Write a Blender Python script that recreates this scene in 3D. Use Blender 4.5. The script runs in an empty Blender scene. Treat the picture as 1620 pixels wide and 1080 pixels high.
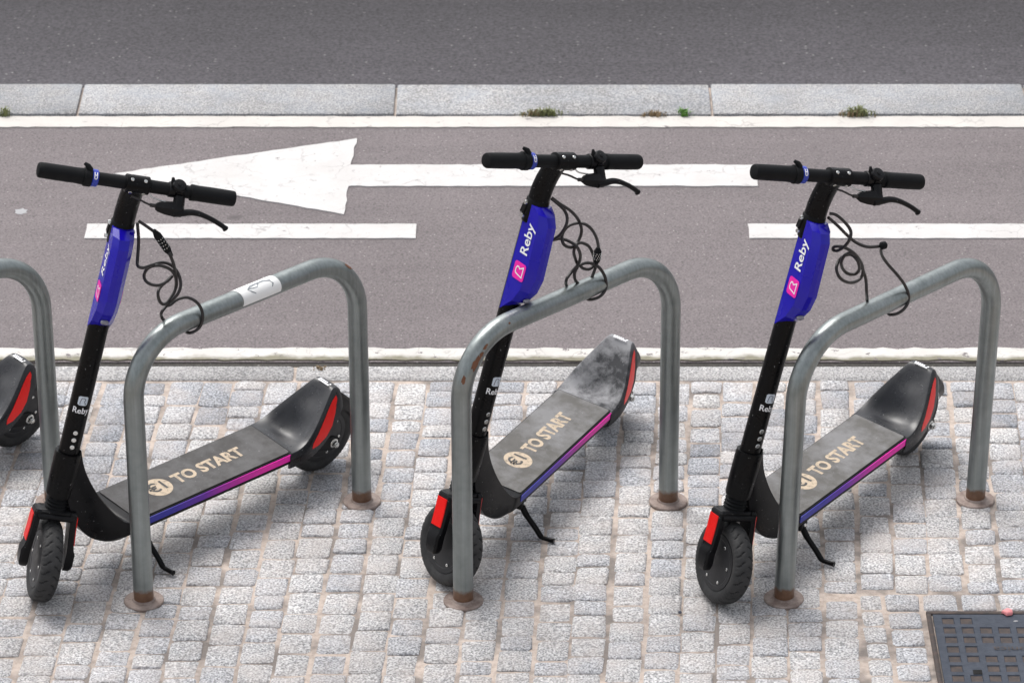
import bpy, bmesh, math, random
from mathutils import Vector, Matrix, noise
R = math.radians
random.seed(11)
S = bpy.context.scene
COL = S.collection
# ------------------------------------------------------------------ camera
FPX, PITCH, CH = 6662.6, R(26.9006), 5.40418
cd = bpy.data.cameras.new('camera'); cam = bpy.data.objects.new('camera', cd); COL.objects.link(cam)
cam.location = (0, 0, CH); cam.rotation_euler = (math.pi/2 - PITCH, 0, 0)
cd.sensor_width = 36; cd.lens = FPX/1620*36; cd.clip_start = .5; cd.clip_end = 400
cd.dof.use_dof = True; cd.dof.focus_distance = 10.75; cd.dof.aperture_fstop = 9.0
S.camera = cam
# ------------------------------------------------------------------ light (bright overcast day)
W = bpy.data.worlds.new('World'); S.world = W; W.use_nodes = True
nt = W.node_tree; bg = nt.nodes['Background']
sky = nt.nodes.new('ShaderNodeTexSky'); sky.sky_type = 'NISHITA'; sky.sun_disc = False
SUN_EL, SUN_AZ = R(62), R(-35)          # azimuth measured from +Y towards +X
sky.sun_elevation = SUN_EL; sky.sun_rotation = SUN_AZ; sky.dust_density = 4.0; sky.air_density = 1.0; sky.ozone_density = 1.0
hs = nt.nodes.new('ShaderNodeHueSaturation'); hs.inputs['Saturation'].default_value = .22
nt.links.new(sky.outputs[0], hs.inputs['Color']); nt.links.new(hs.outputs[0], bg.inputs['Color'])
bg.inputs['Strength'].default_value = .15
sl = bpy.data.lights.new('sun', 'SUN'); so = bpy.data.objects.new('sun', sl); COL.objects.link(so)
sl.energy = 1.1; sl.angle = R(28); sl.color = (1, .965, .92)
d = Vector((math.sin(SUN_AZ)*math.cos(SUN_EL), math.cos(SUN_AZ)*math.cos(SUN_EL), math.sin(SUN_EL)))
so.rotation_euler = d.to_track_quat('Z', 'Y').to_euler(); so.location = (0, 9, 8)
S.view_settings.view_transform = 'Standard'; S.view_settings.look = 'None'; S.view_settings.gamma = 1
S.view_settings.exposure = .6

def unproj(u, v, z=None, Y=None):
    s, c = math.sin(PITCH), math.cos(PITCH)
    a = (u-810)/FPX; b = -(v-540)/FPX
    dv = Vector((a, c+b*s, -s+b*c))
    t = (z-CH)/dv.z if Y is None else Y/dv.y
    return Vector((0, 0, CH)) + dv*t
# ------------------------------------------------------------------ mesh helpers
def mesh_obj(name, verts, faces, mat=None, parent=None, smooth=35, mats=None, fm=None):
    me = bpy.data.meshes.new(name); me.from_pydata([tuple(v) for v in verts], [], faces); me.validate()
    bm = bmesh.new(); bm.from_mesh(me); bmesh.ops.recalc_face_normals(bm, faces=bm.faces); bm.to_mesh(me); bm.free()
    return link(name, me, mat, parent, smooth, mats, fm)
def link(name, me, mat=None, parent=None, smooth=35, mats=None, fm=None):
    if mats:
        for m in mats: me.materials.append(m)
        if fm: me.polygons.foreach_set('material_index', fm)
    elif mat and not me.materials: me.materials.append(mat)
    if smooth:
        me.polygons.foreach_set('use_smooth', [True]*len(me.polygons)); me.set_sharp_from_angle(angle=R(smooth))
    o = bpy.data.objects.new(name, me); COL.objects.link(o)
    if parent: o.parent = parent
    return o
class MB:
    def __init__(s): s.v = []; s.f = []; s.m = []; s.mi = 0
    def add(s, vs, fs):
        n = len(s.v); s.v += [Vector(v) for v in vs]; s.f += [tuple(i+n for i in f) for f in fs]; s.m += [s.mi]*len(fs); return s
    def loft(s, rings, closed=True, caps=True):
        n = len(rings[0]); vs = [p for r in rings for p in r]; fs = []
        for i in range(len(rings)-1):
            for j in range(n if closed else n-1):
                k = (j+1) % n; fs.append((i*n+j, i*n+k, (i+1)*n+k, (i+1)*n+j))
        if caps and closed: fs += [tuple(range(n))[::-1], tuple(range((len(rings)-1)*n, len(rings)*n))]
        return s.add(vs, fs)
    def tube(s, pts, r, n=12, caps=True):
        pts = [Vector(p) for p in pts]; rr = r if isinstance(r, (list, tuple)) else [r]*len(pts)
        T = []
        for i in range(len(pts)):
            t = pts[min(i+1, len(pts)-1)]-pts[max(i-1, 0)]; T.append(t.normalized())
        up = Vector((0, 0, 1)) if abs(T[0].z) < .9 else Vector((1, 0, 0))
        nn = (up-T[0]*up.dot(T[0])).normalized(); rings = []
        for p, t, q in zip(pts, T, rr):
            nn = (nn-t*nn.dot(t)).normalized(); b = t.cross(nn)
            rings.append([p+nn*(q*math.cos(2*math.pi*k/n))+b*(q*math.sin(2*math.pi*k/n)) for k in range(n)])
        return s.loft(rings, True, caps)
    def box(s, c, h, M=None, bev=0):
        c = Vector(c); hx, hy, hz = h
        if bev:
            b = bev; vs = []
            def ring(z, i): return [Vector((x, y, z)) for x, y in ((-hx+b+i, -hy+i), (hx-b-i, -hy+i), (hx-i, -hy+b+i), (hx-i, hy-b-i), (hx-b-i, hy-i), (-hx+b+i, hy-i), (-hx+i, hy-b-i), (-hx+i, -hy+b+i))]
            rings = [ring(-hz, b), ring(-hz+b, 0), ring(hz-b, 0), ring(hz, b)]
            rings = [[(M @ p if M else p)+c for p in r] for r in rings]
            return s.loft(rings)
        vs = [Vector((x, y, z)) for z in (-hz, hz) for x, y in ((-hx, -hy), (hx, -hy), (hx, hy), (-hx, hy))]
        vs = [(M @ p if M else p)+c for p in vs]
        return s.add(vs, [(3, 2, 1, 0), (4, 5, 6, 7), (0, 1, 5, 4), (1, 2, 6, 5), (2, 3, 7, 6), (3, 0, 4, 7)])
    def prism(s, poly, h0, h1, f):       # poly of 2-D points, f(u,v,h)->Vector
        n = len(poly); vs = [f(u, v, h) for h in (h0, h1) for u, v in poly]
        return s.add(vs, [tuple(range(n))[::-1], tuple(range(n, 2*n))]+[(i, (i+1) % n, n+(i+1) % n, n+i) for i in range(n)])
    def build(s, name, mat=None, parent=None, smooth=35, mats=None):
        return mesh_obj(name, s.v, s.f, mat, parent, smooth, mats, s.m if mats else None)
def tag(o, label=None, cat=None, group=None, kind=None):
    if label: o['label'] = label
    if cat: o['category'] = cat
    if group: o['group'] = group
    if kind: o['kind'] = kind
    return o
def crom(P, m=6):
    P = [Vector(p) for p in P]; out = []
    for i in range(len(P)-1):
        a, b, c, e = P[max(i-1, 0)], P[i], P[i+1], P[min(i+2, len(P)-1)]
        for k in range(m):
            t = k/m; out.append(.5*((2*b)+(c-a)*t+(2*a-5*b+4*c-e)*t*t+(3*b-a-3*c+e)*t**3))
    return out+[P[-1]]
def text_polys(txt, size, bold=0., align='CENTER'):
    cu = bpy.data.curves.new('t', 'FONT'); cu.body = txt; cu.size = size; cu.align_x = align; cu.align_y = 'CENTER'; cu.offset = bold*size
    cu.resolution_u = 3; o = bpy.data.objects.new('t', cu); COL.objects.link(o)
    me = bpy.data.meshes.new_from_object(o.evaluated_get(bpy.context.evaluated_depsgraph_get()))
    vs = [v.co.copy() for v in me.vertices]; fs = [tuple(p.vertices) for p in me.polygons]
    bpy.data.objects.remove(o); bpy.data.curves.remove(cu); bpy.data.meshes.remove(me)
    return vs, fs
def rrect(w, h, r, n=4):
    out = []
    for cx, cy, a0 in ((w-r, h-r, 0), (-w+r, h-r, 90), (-w+r, -h+r, 180), (w-r, -h+r, 270)):
        for k in range(n+1):
            a = R(a0+90*k/n); out.append((cx+r*math.cos(a), cy+r*math.sin(a)))
    return out
def stroke(poly, w):                        # closed 2-D outline drawn as a band
    n = len(poly); P = [Vector(p) for p in poly]; vs = []; fs = []
    for i in range(n):
        a, b, c = P[i-1], P[i], P[(i+1) % n]
        d1 = (b-a).normalized(); d2 = (c-b).normalized(); nn = Vector((-(d1+d2).y, (d1+d2).x)).normalized()
        k = w/2/max(.45, nn.dot(Vector((-d1.y, d1.x))))
        vs += [b+nn*k, b-nn*k]
    for i in range(n):
        j = (i+1) % n; fs.append((2*i, 2*i+1, 2*j+1, 2*j))
    return vs, fs
EMBLEM = [(-.40, -.46), (-.26, .30), (-.16, .42), (.14, .42), (.32, .30), (.34, .12), (.20, -.02), (.44, -.46)]
# ------------------------------------------------------------------ materials
class NM:
    def __init__(s, name):
        s.m = bpy.data.materials.new(name); s.m.use_nodes = True; s.t = s.m.node_tree; s.b = s.t.nodes['Principled BSDF']
    def n(s, t, **k):
        x = s.t.nodes.new('ShaderNode'+t)
        for a, b in k.items():
            if a.startswith('i_'):
                key = a[2:]; key = int(key) if key.isdigit() else key.replace('_', ' ')
                if hasattr(b, 'is_linked') or isinstance(b, bpy.types.NodeSocket): s.t.links.new(b, x.inputs[key])
                else: x.inputs[key].default_value = b
            else: setattr(x, a, b)
        return x
    def l(s, a, b): s.t.links.new(a, b)
    def pos(s): return s.n('NewGeometry').outputs['Position']
    def obj(s): return s.n('TexCoord').outputs['Object']
    def noise(s, co, sc, det=3, rough=.55): return s.n('TexNoise', i_Vector=co, i_Scale=sc, i_Detail=det, i_Roughness=rough).outputs['Fac']
    def ramp(s, fac, stops, interp='LINEAR'):
        x = s.n('ValToRGB', i_Fac=fac); e = x.color_ramp.elements; x.color_ramp.interpolation = interp
        while len(e) < len(stops): e.new(.5)
        for q, (p, c) in zip(e, stops):
            q.position = p; q.color = (c, c, c, 1) if isinstance(c, (int, float)) else (*c, 1)
        return x.outputs['Color']
    def mix(s, f, a, b, mode='MIX'):
        x = s.n('Mix', data_type='RGBA', blend_type=mode)
        for v, k in ((f, 0), (a, 6), (b, 7)):
            if isinstance(v, bpy.types.NodeSocket): s.l(v, x.inputs[k])
            elif isinstance(v, tuple): x.inputs[k].default_value = (*v, 1)
            else: x.inputs[k].default_value = v
        return x.outputs[2]
    def math(s, op, a, b=0.):
        x = s.n('Math', operation=op)
        for v, k in ((a, 0), (b, 1)):
            if isinstance(v, bpy.types.NodeSocket): s.l(v, x.inputs[k])
            else: x.inputs[k].default_value = v
        return x.outputs[0]
    def sep(s, co): return s.n('SeparateXYZ', i_Vector=co).outputs
    def out(s, col=None, rough=None, metal=None, bump=None, bs=.3, bd=.002, **k):
        B = s.b.inputs
        for v, nme in ((col, 'Base Color'), (rough, 'Roughness'), (metal, 'Metallic')):
            if v is None: continue
            if isinstance(v, bpy.types.NodeSocket): s.l(v, B[nme])
            else: B[nme].default_value = (*v, 1) if isinstance(v, tuple) else v
        for a, b in k.items(): B[a.replace('_', ' ')].default_value = b
        if bump is not None:
            x = s.n('Bump', i_Height=bump, i_Strength=bs, i_Distance=bd); s.l(x.outputs[0], B['Normal'])
        return s.m
def plain(name, col, rough=.5, metal=0., var=.12, sc=60, **k):
    M = NM(name); c = M.obj(); f = M.noise(c, sc, 4)
    cc = M.mix(f, tuple(x*(1-var) for x in col), tuple(min(1, x*(1+var)) for x in col))
    rr = M.ramp(M.noise(c, sc*.4, 3), [(.3, max(.02, rough-.08)), (.7, min(1, rough+.08))])
    return M.out(cc, rr, metal, **k)
def m_granite(name, lo, hi, warm, island=True):
    M = NM(name); p = M.pos()
    sp = M.noise(p, 185, 1.5, .6); sp2 = M.noise(p, 90, 2, .6)
    base = M.ramp(sp, [(.32, lo*.50), (.43, lo*.82), (.53, hi*.95), (.68, min(.9, hi*1.28))])
    base = M.mix(M.ramp(sp2, [(.36, .42), (.56, 0.)]), base, (lo*.55, lo*.57, lo*.62))
    g = M.n('NewGeometry')
    if island:
        tint = M.ramp(g.outputs['Random Per Island'], [(0, (.52, .54, .58)), (.10, (.74, .76, .80)), (.35, (.90, .91, .94)), (.7, (1.02, 1.01, 1.01)), (1, (1.12, 1.09, 1.05))])
        base = M.mix(1., base, tint, 'MULTIPLY')
    dirt = M.ramp(M.noise(p, 9, 5, .62), [(.40, 0.), (.70, .45)])
    base = M.mix(1., M.mix(dirt, base, warm), (.985, .99, 1.01), 'MULTIPLY')
    dk = M.ramp(M.noise(p, 2.2, 4, .6), [(.35, .80), (.62, 1.05)])
    base = M.mix(1., base, dk, 'MULTIPLY')
    h = M.math('ADD', M.noise(p, 220, 3), M.math('MULTIPLY', M.noise(p, 38, 4), 1.6))
    return M.out(base, .82, bump=h, bs=.55, bd=.0032)
def m_asphalt(name, base, spread, sc, speck, dark=(.5, .5, .5), band=None):
    M = NM(name); p = M.pos()
    f = M.noise(p, sc, 3, .75)
    c = M.ramp(f, [(.28, tuple(x*(1-spread) for x in base)), (.5, base), (.74, tuple(x*(1+spread) for x in base))])
    v = M.n('TexVoronoi', i_Vector=p, i_Scale=sc*.55, i_Randomness=1.); 
    st = M.ramp(v.outputs['Distance'], [(.14, 1.), (.27, 0.)])
    sel = M.ramp(M.sep(v.outputs['Color'])[0], [(.86, 0.), (.90, .9)])
    c = M.mix(M.math('MULTIPLY', M.math('MULTIPLY', st, sel), .8), c, speck)
    sel2 = M.ramp(M.sep(v.outputs['Color'])[1], [(.80, 0.), (.86, 1.)])
    c = M.mix(M.math('MULTIPLY', M.math('MULTIPLY', M.ramp(v.outputs['Distance'], [(.25, 1.), (.4, 0.)]), sel2), .5), c, tuple(x*.45 for x in base))
    v2 = M.n('TexVoronoi', i_Vector=p, i_Scale=1.5, i_Randomness=1.)
    wob = M.math('ADD', v2.outputs['Distance'], M.math('MULTIPLY', M.noise(p, 30, 2), .05))
    gum = M.math('MULTIPLY', M.ramp(wob, [(.055, 1.), (.075, 0.)]), M.ramp(M.sep(v2.outputs['Color'])[0], [(.45, 0.), (.5, .6)]))
    c = M.mix(gum, c, tuple(x*.42 for x in base))
    big = M.ramp(M.noise(p, .9, 4, .6), [(.3, .88), (.7, 1.1)])
    c = M.mix(1., c, big, 'MULTIPLY')
    st2 = M.n('Mapping', i_Vector=p); st2.inputs['Scale'].default_value = (.5, 7, 1)
    c = M.mix(1., c, M.ramp(M.noise(st2.outputs[0], 1.2, 4, .6), [(.3, .92), (.7, 1.06)]), 'MULTIPLY')
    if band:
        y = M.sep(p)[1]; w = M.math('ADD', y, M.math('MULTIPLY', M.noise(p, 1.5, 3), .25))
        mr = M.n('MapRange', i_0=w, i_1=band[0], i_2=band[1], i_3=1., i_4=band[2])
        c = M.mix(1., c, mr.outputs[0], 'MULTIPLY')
    h = M.math('ADD', M.noise(p, sc*.8, 3, .7), M.math('MULTIPLY', M.noise(p, sc*.25, 2), .7))
    return M.out(c, .88, bump=h, bs=.6, bd=.004)
ASPH = (.163, .142, .145)
def m_paint(name, tint, wear, moss=None, wy=None):
    M = NM(name); p = M.pos()
    wp = M.n('VectorMath', operation='ADD'); M.l(p, wp.inputs[0])
    nz = M.n('TexNoise', i_Vector=p, i_Scale=14., i_Detail=3.); sc = M.n('VectorMath', operation='SCALE', i_0=nz.outputs['Color']); sc.inputs['Scale'].default_value = .10
    M.l(sc.outputs[0], wp.inputs[1])
    v = M.n('TexVoronoi', feature='DISTANCE_TO_EDGE', i_Vector=wp.outputs[0], i_Scale=10.)
    crack = M.math('MULTIPLY', M.ramp(v.outputs['Distance'], [(.008, 1.), (.030, 0.)]), M.ramp(M.noise(p, 9, 4), [(.46, 0.), (.66, .45)]))
    chip = M.ramp(M.noise(p, 30, 5, .7), [(.62-wear, 0.), (.66-wear, 0.), (.70-wear, 1.)]) if wear else M.ramp(M.noise(p, 30, 5, .7), [(.63, 0.), (.70, .85)])
    dirt = M.ramp(M.noise(p, 5, 5, .65), [(.35, 0.), (.75, .5)])
    c = M.mix(dirt, tint, (.40, .37, .35))
    c = M.mix(M.ramp(M.noise(p, 160, 3), [(.35, .16), (.6, 0.)]), c, (.4, .38, .36))
    if moss:
        y = M.sep(p)[1]; e = M.math('ADD', y, M.math('MULTIPLY', M.math('SUBTRACT', M.noise(p, 7, 4, .65), .5), .09))
        mr = M.n('MapRange', i_0=e, i_1=wy[0], i_2=wy[1], i_3=1., i_4=0.)
        c = M.mix(mr.outputs[0], c, M.mix(M.noise(p, 60, 3), moss, tuple(x*1.7 for x in moss)))
    c = M.mix(M.math('MAXIMUM', crack, chip), c, tuple(x*.9 for x in ASPH))
    return M.out(c, .75, bump=M.math('SUBTRACT', M.noise(p, 120, 3), M.math('MULTIPLY', crack, .8)), bs=.35, bd=.002)
def m_steel():
    M = NM('galvanised_steel'); p = M.pos(); o = M.obj(); z = M.sep(p)[2]
    f = M.noise(o, 22, 5, .6)
    c = M.ramp(f, [(.2, (.21, .235, .232)), (.5, (.26, .285, .282)), (.8, (.31, .335, .335))])
    st = M.n('Mapping', i_Vector=o); st.inputs['Scale'].default_value = (120, 120, 2.5)
    c = M.mix(1., c, M.ramp(M.noise(st.outputs[0], 1, 3), [(.3, .86), (.7, 1.1)]), 'MULTIPLY')
    pit = M.ramp(M.noise(o, 75, 4, .7), [(.70, 0.), (.76, 1.)]); c = M.mix(M.math('MULTIPLY', pit, .75), c, (.08, .07, .06))
    rim = M.math('ADD', z, M.math('MULTIPLY', M.math('SUBTRACT', M.noise(p, 55, 3), .5), .022))
    rb = M.n('MapRange', i_0=rim, i_1=.034, i_2=.044, i_3=1., i_4=0.).outputs[0]
    rust = M.mix(M.noise(p, 70, 4), (.075, .035, .018), (.20, .105, .06))
    c = M.mix(rb, c, rust)
    inv = M.math('SUBTRACT', 1., rb)
    return M.out(c, M.ramp(f, [(.3, .33), (.7, .42)]), M.math('MULTIPLY', inv, .85), bump=M.noise(o, 120, 3), bs=.12, bd=.001)
def m_rust(name, a, b):
    M = NM(name); p = M.pos(); c = M.mix(M.ramp(M.noise(p, 45, 5, .7), [(.3, 0.), (.7, 1.)]), a, b)
    return M.out(c, .7, .25, bump=M.noise(p, 140, 3), bs=.3, bd=.002)
def m_black(name, base, rough, dust=0., scale=18, speck=True, spec=.13):
    M = NM(name); o = M.obj()
    c = M.mix(M.noise(o, 40, 4), tuple(x*.8 for x in base), tuple(x*1.25 for x in base))
    r = M.ramp(M.noise(o, 25, 4, .6), [(.3, max(.05, rough-.08)), (.7, rough+.12)])
    if dust:
        g = M.n('NewGeometry'); nz = M.sep(g.outputs['Normal'])[2]
        up = M.ramp(nz, [(.1, 0.), (.75, 1.)])
        df = M.math('MULTIPLY', M.math('MULTIPLY', M.ramp(M.noise(o, scale, 6, .68), [(.42, .10), (.62, 1.)]), up), dust)
        c = M.mix(df, c, (.30, .30, .31)); r = M.mix(df, r, (.8, .8, .8))
    if speck:
        sc = M.ramp(M.noise(o, 130, 2.5, .6), [(.70, 0.), (.73, .5)]); c = M.mix(sc, c, (.34, .34, .34))
    return M.out(c, r, Specular_IOR_Level=spec)
def m_stripe():
    M = NM('gradient_decal'); x = M.sep(M.obj())[0]
    f = M.n('MapRange', i_0=x, i_1=-.255, i_2=-.775).outputs[0]
    c = M.ramp(f, [(0, (.010, .018, .30)), (.22, (.018, .012, .33)), (.42, (.12, .008, .36)), (.62, (.50, .008, .37)), (.8, (.80, .008, .40)), (1, (.90, .012, .44))])
    return M.out(c, .35)
def m_lens():
    M = NM('red_reflector'); o = M.obj()
    f = M.noise(o, 30, 3); c = M.mix(f, (.70, .006, .005), (.90, .012, .008))
    w = M.n('TexVoronoi', i_Vector=o, i_Scale=330.)
    return M.out(c, .3, bump=w.outputs['Distance'], bs=.25, bd=.001, Specular_IOR_Level=.3)
def m_tyre():
    M = NM('tyre_rubber'); o = M.obj()
    c = M.mix(M.ramp(M.noise(o, 30, 5, .65), [(.35, 0.), (.75, .8)]), (.016, .016, .017), (.050, .049, .048))
    return M.out(c, .72, bump=M.noise(o, 260, 2), bs=.15, bd=.001)
MAT = {}
MAT['sett'] = m_granite('granite_sett', .37, .55, (.52, .455, .41))
MAT['slab'] = m_granite('granite_slab', .31, .43, (.37, .345, .33))
MAT['kerb'] = m_granite('granite_kerb', .30, .39, (.32, .35, .39))
def m_sand():
    M = NM('sand_joint'); p = M.pos()
    c = M.ramp(M.noise(p, 60, 5, .7), [(.3, (.36, .295, .25)), (.5, (.49, .41, .355)), (.72, (.57, .49, .435))])
    c = M.mix(M.ramp(M.noise(p, 7, 4, .6), [(.44, 0.), (.60, .8)]), c, (.15, .135, .125))
    return M.out(c, .95, bump=M.noise(p, 180, 4), bs=.8, bd=.004)
MAT['sand'] = m_sand()
MAT['lane'] = m_asphalt('cycle_lane_asphalt', ASPH, .5, 150, (.42, .39, .38))
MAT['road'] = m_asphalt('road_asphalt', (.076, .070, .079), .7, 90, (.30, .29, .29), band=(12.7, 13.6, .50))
MAT['gutter'] = m_asphalt('gutter_dirt', (.045, .041, .036), .7, 120, (.3, .28, .26))
MAT['paint'] = m_paint('white_paint', (.575, .565, .56), 0)
MAT['paint_kerb'] = m_paint('white_paint_cream', (.575, .55, .515), 0)
MAT['paint_worn'] = m_paint('white_paint_worn', (.60, .585, .555), .055, (.15, .14, .10), (10.556, 10.576))
MAT['steel'] = m_steel()
MAT['flange'] = m_rust('rusty_flange', (.17, .12, .10), (.36, .30, .27))
MAT['rustspot'] = m_rust('rust_patch', (.11, .04, .02), (.24, .11, .06))
MAT['iron'] = m_rust('cast_iron', (.028, .037, .056), (.062, .072, .094))
MAT['ironrust'] = m_rust('rusty_iron', (.034, .032, .034), (.10, .07, .058))
MAT['black'] = m_black('black_paint', (.004, .004, .0045), .30)
MAT['plastic'] = m_black('black_plastic', (.005, .005, .006), .32, .03, spec=.18)
MAT['matte'] = m_black('matte_rubber', (.007, .0075, .0085), .58, speck=False)
MAT['fender'] = m_black('fender_plastic', (.007, .008, .011), .27, .09, 9, spec=.42)
MAT['fender_dusty'] = m_black('dusty_fender_plastic', (.022, .023, .026), .45, .95, 13)
MAT['grip'] = m_black('deck_grip', (.085, .082, .080), .9, .22, 12)
MAT['grip_dusty'] = m_black('dusty_deck_grip', (.12, .115, .108), .9, .55, 9)
MAT['cable'] = plain('cable_sheath', (.017, .014, .014), .42)
MAT['tyre'] = m_tyre()
MAT['tyre_groove_shade'] = plain('groove_shade_rubber', (.006, .006, .0065), .8)  # darker rubber on the groove faces: shade of the tread recesses painted in
MAT['tyre_grey'] = plain('worn_sidewall', (.10, .10, .10), .8)
MAT['hub'] = plain('hub_motor', (.030, .030, .032), .5, .3)
MAT['chrome'] = plain('bolt_steel', (.62, .62, .60), .25, 1.)
MAT['blue'] = plain('blue_panel', (.009, .004, .36), .22, 0, .15, 20, Specular_IOR_Level=.4)
MAT['bluering'] = plain('blue_ring', (.015, .04, .36), .35)
MAT['pink'] = plain('pink_emblem', (.80, .012, .36), .35)
MAT['white'] = plain('white_print', (.80, .80, .82), .45, 0, .04)
MAT['emblem_grey'] = plain('pale_emblem', (.60, .66, .74), .45, 0, .05)
MAT['ink'] = plain('dark_print', (.05, .06, .09), .5)
MAT['lens'] = m_lens()
MAT['stripe'] = m_stripe()
def m_cream():
    M = NM('worn_cream_print'); o = M.obj()
    c = M.mix(M.ramp(M.noise(o, 70, 5, .7), [(.5, 0.), (.72, .75)]), (.52, .42, .31), (.14, .125, .11))
    return M.out(c, .85)
MAT['cream'] = m_cream()
MAT['glass'] = plain('lamp_lens', (.22, .22, .27), .1, .3, .5, 150)
MAT['gum'] = plain('pink_gum', (.80, .28, .29), .5, 0, .2, 120)
MAT['whitegum'] = plain('white_splash', (.33, .33, .34), .7, 0, .1, 90)
MAT['sticker'] = plain('white_sticker', (.82, .82, .81), .4, 0, .03)
MAT['grass'] = plain('grass_green', (.20, .22, .09), .7, 0, .5, 90)
MAT['grass_fresh'] = plain('grass_fresh', (.10, .24, .03), .65, 0, .4, 90)
MAT['straw'] = plain('dry_grass', (.26, .19, .11), .8, 0, .4, 90)
MAT['grey_decal'] = plain('grey_print', (.20, .22, .24), .5)
# ------------------------------------------------------------------ ground
def sheet(name, x0, x1, y0, y1, z, mat, parent=None):
    return mesh_obj(name, [(x0, y0, z), (x1, y0, z), (x1, y1, z), (x0, y1, z)], [(0, 1, 2, 3)], mat, parent, 0)
ZL = -.008
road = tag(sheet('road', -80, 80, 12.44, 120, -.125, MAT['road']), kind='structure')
lane = MB().box((0, 11.3925, -.104), (40, .8525, .096)).build('cycle_lane', MAT['lane'], None, 0); tag(lane, kind='structure')
bed = MB().box((0, 4.25, -.1046), (40, 6.25, .1)).build('pavement', MAT['sand'], None, 0); tag(bed, kind='structure')
gut = MB().box((0, 10.519, -.0965), (40, .0208, .085)).build('gutter', MAT['gutter'], None, 0); tag(gut, kind='structure')
# painted markings: sheets with slightly ragged edges
def marking(name, poly, mat, jit=.003, step=.03):
    pts = []
    n = len(poly)
    for i in range(n):
        a = Vector(poly[i]); b = Vector(poly[(i+1) % n]); k = max(1, int((b-a).length/step)); nn = Vector((-(b-a).y, (b-a).x)).normalized()
        for j in range(k): pts.append(a+(b-a)*(j/k)+nn*(random.uniform(-jit, jit) if j else 0))
    z = ZL+.004
    vs = [(p.x, p.y, z) for p in pts]+[(p.x, p.y, ZL-.002) for p in pts]; m = len(pts)
    return mesh_obj(name, vs, [tuple(range(m))]+[(i, (i+1) % m, m+(i+1) % m, m+i) for i in range(m)], mat, lane, 0)
def rect(x0, x1, y0, y1): return [(x0, y0), (x1, y0), (x1, y1), (x0, y1)]
marking('edge_line', rect(-6, 6, 10.546, 10.619), MAT['paint_worn'], .005)
marking('edge_line', rect(-6, 6, 12.155, 12.238), MAT['paint_kerb'], .003)
marking('lane_dash', rect(-1.276, -.287, 11.341, 11.441), MAT['paint'], .002)
marking('lane_dash', rect(.708, 1.708, 11.341, 11.441), MAT['paint'], .002)
marking('lane_dash', rect(-3.26, -2.27, 11.341, 11.441), MAT['paint'], .002)
marking('lane_arrow', [(-1.227, 11.803), (-.508, 11.508), (-.50, 11.712), (.753, 11.712), (.753, 11.868), (-.50, 11.868), (-.486, 12.067)], MAT['paint'], .003)
# kerb stones and edging stones
def slab_row(parent_name, part, xs, y0, y1, ztop, depth, mat, bev, gap):
    base = MB().box((0, (y0+y1)/2, ztop-.012-depth/2), (40, (y1-y0)/2-.004, depth/2)).build(parent_name, MAT['sand'], None, 0); tag(base, kind='structure')
    for a, b in zip(xs[:-1], xs[1:]):
        zt = ztop+random.uniform(-.0015, .0015)
        m = MB(); m.box(((a+b)/2, (y0+y1)/2, zt-.05), ((b-a)/2-gap, (y1-y0)/2, .05), None, bev); m.build(part, mat, base, 40)
    return base
slab_row('kerb', 'kerb_stone', [-1.38+1.008*k for k in range(-4, 7)], 12.243, 12.475, .004, .16, MAT['kerb'], .003, .004)
slab_row('pavement_edging', 'edging_stone', [-.607+1.05*k for k in range(-4, 6)], 10.418, 10.498, .001, .1, MAT['slab'], .005, .004)
# ------------------------------------------------------------------ granite setts
TA = math.tan(R(3.14))
def sett_mesh(x0, x1, y0, y1, sk0, sk1):
    """one sett, outline in plan with uneven edges; x given at the column's own slant"""
    j = lambda a=.0022: random.uniform(-a, a)
    w, h = x1-x0, y1-y0; c = random.uniform(.003, .008)
    out = [(x0+c+j(), y0+j()), ((x0+x1)/2+j(), y0+j(.003)), (x1-c+j(), y0+j()), (x1+j(), y0+c+j(.003)), (x1+j(), y1-c+j(.003)), (x1-c+j(), y1+j()),
           ((x0+x1)/2+j(), y1+j(.003)), (x0+c+j(), y1+j()), (x0+j(), y1-c+j(.003)), (x0+j(), y0+c+j(.003))]
    out = [(x+(y-9.6)*sk0, y) for x, y in out]
    cx = sum(p[0] for p in out)/10; cy = sum(p[1] for p in out)/10
    tx, ty, tz = random.uniform(-.025, .025), random.uniform(-.025, .025), random.uniform(-.0025, .0015)
    i1 = 1-.010/w
    vs = [(x, y, -.03) for x, y in out]+[(x, y, tz-.0042+random.uniform(-.0008, .0008)+tx*(x-cx)+ty*(y-cy)) for x, y in out]
    vs += [(cx+(x-cx)*i1, cy+(y-cy)*i1, tz+tx*(x-cx)+ty*(y-cy)+random.uniform(-.0008, .0008)) for x, y in out]
    n = 10; fs = [(r*n+i, r*n+(i+1) % n, (r+1)*n+(i+1) % n, (r+1)*n+i) for r in range(2) for i in range(n)]+[tuple(range(2*n, 3*n))]
    return vs, fs
MHX, MHY = 1.042, 9.150                      # manhole frame's far left corner
setts = []
PW = .0905
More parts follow.
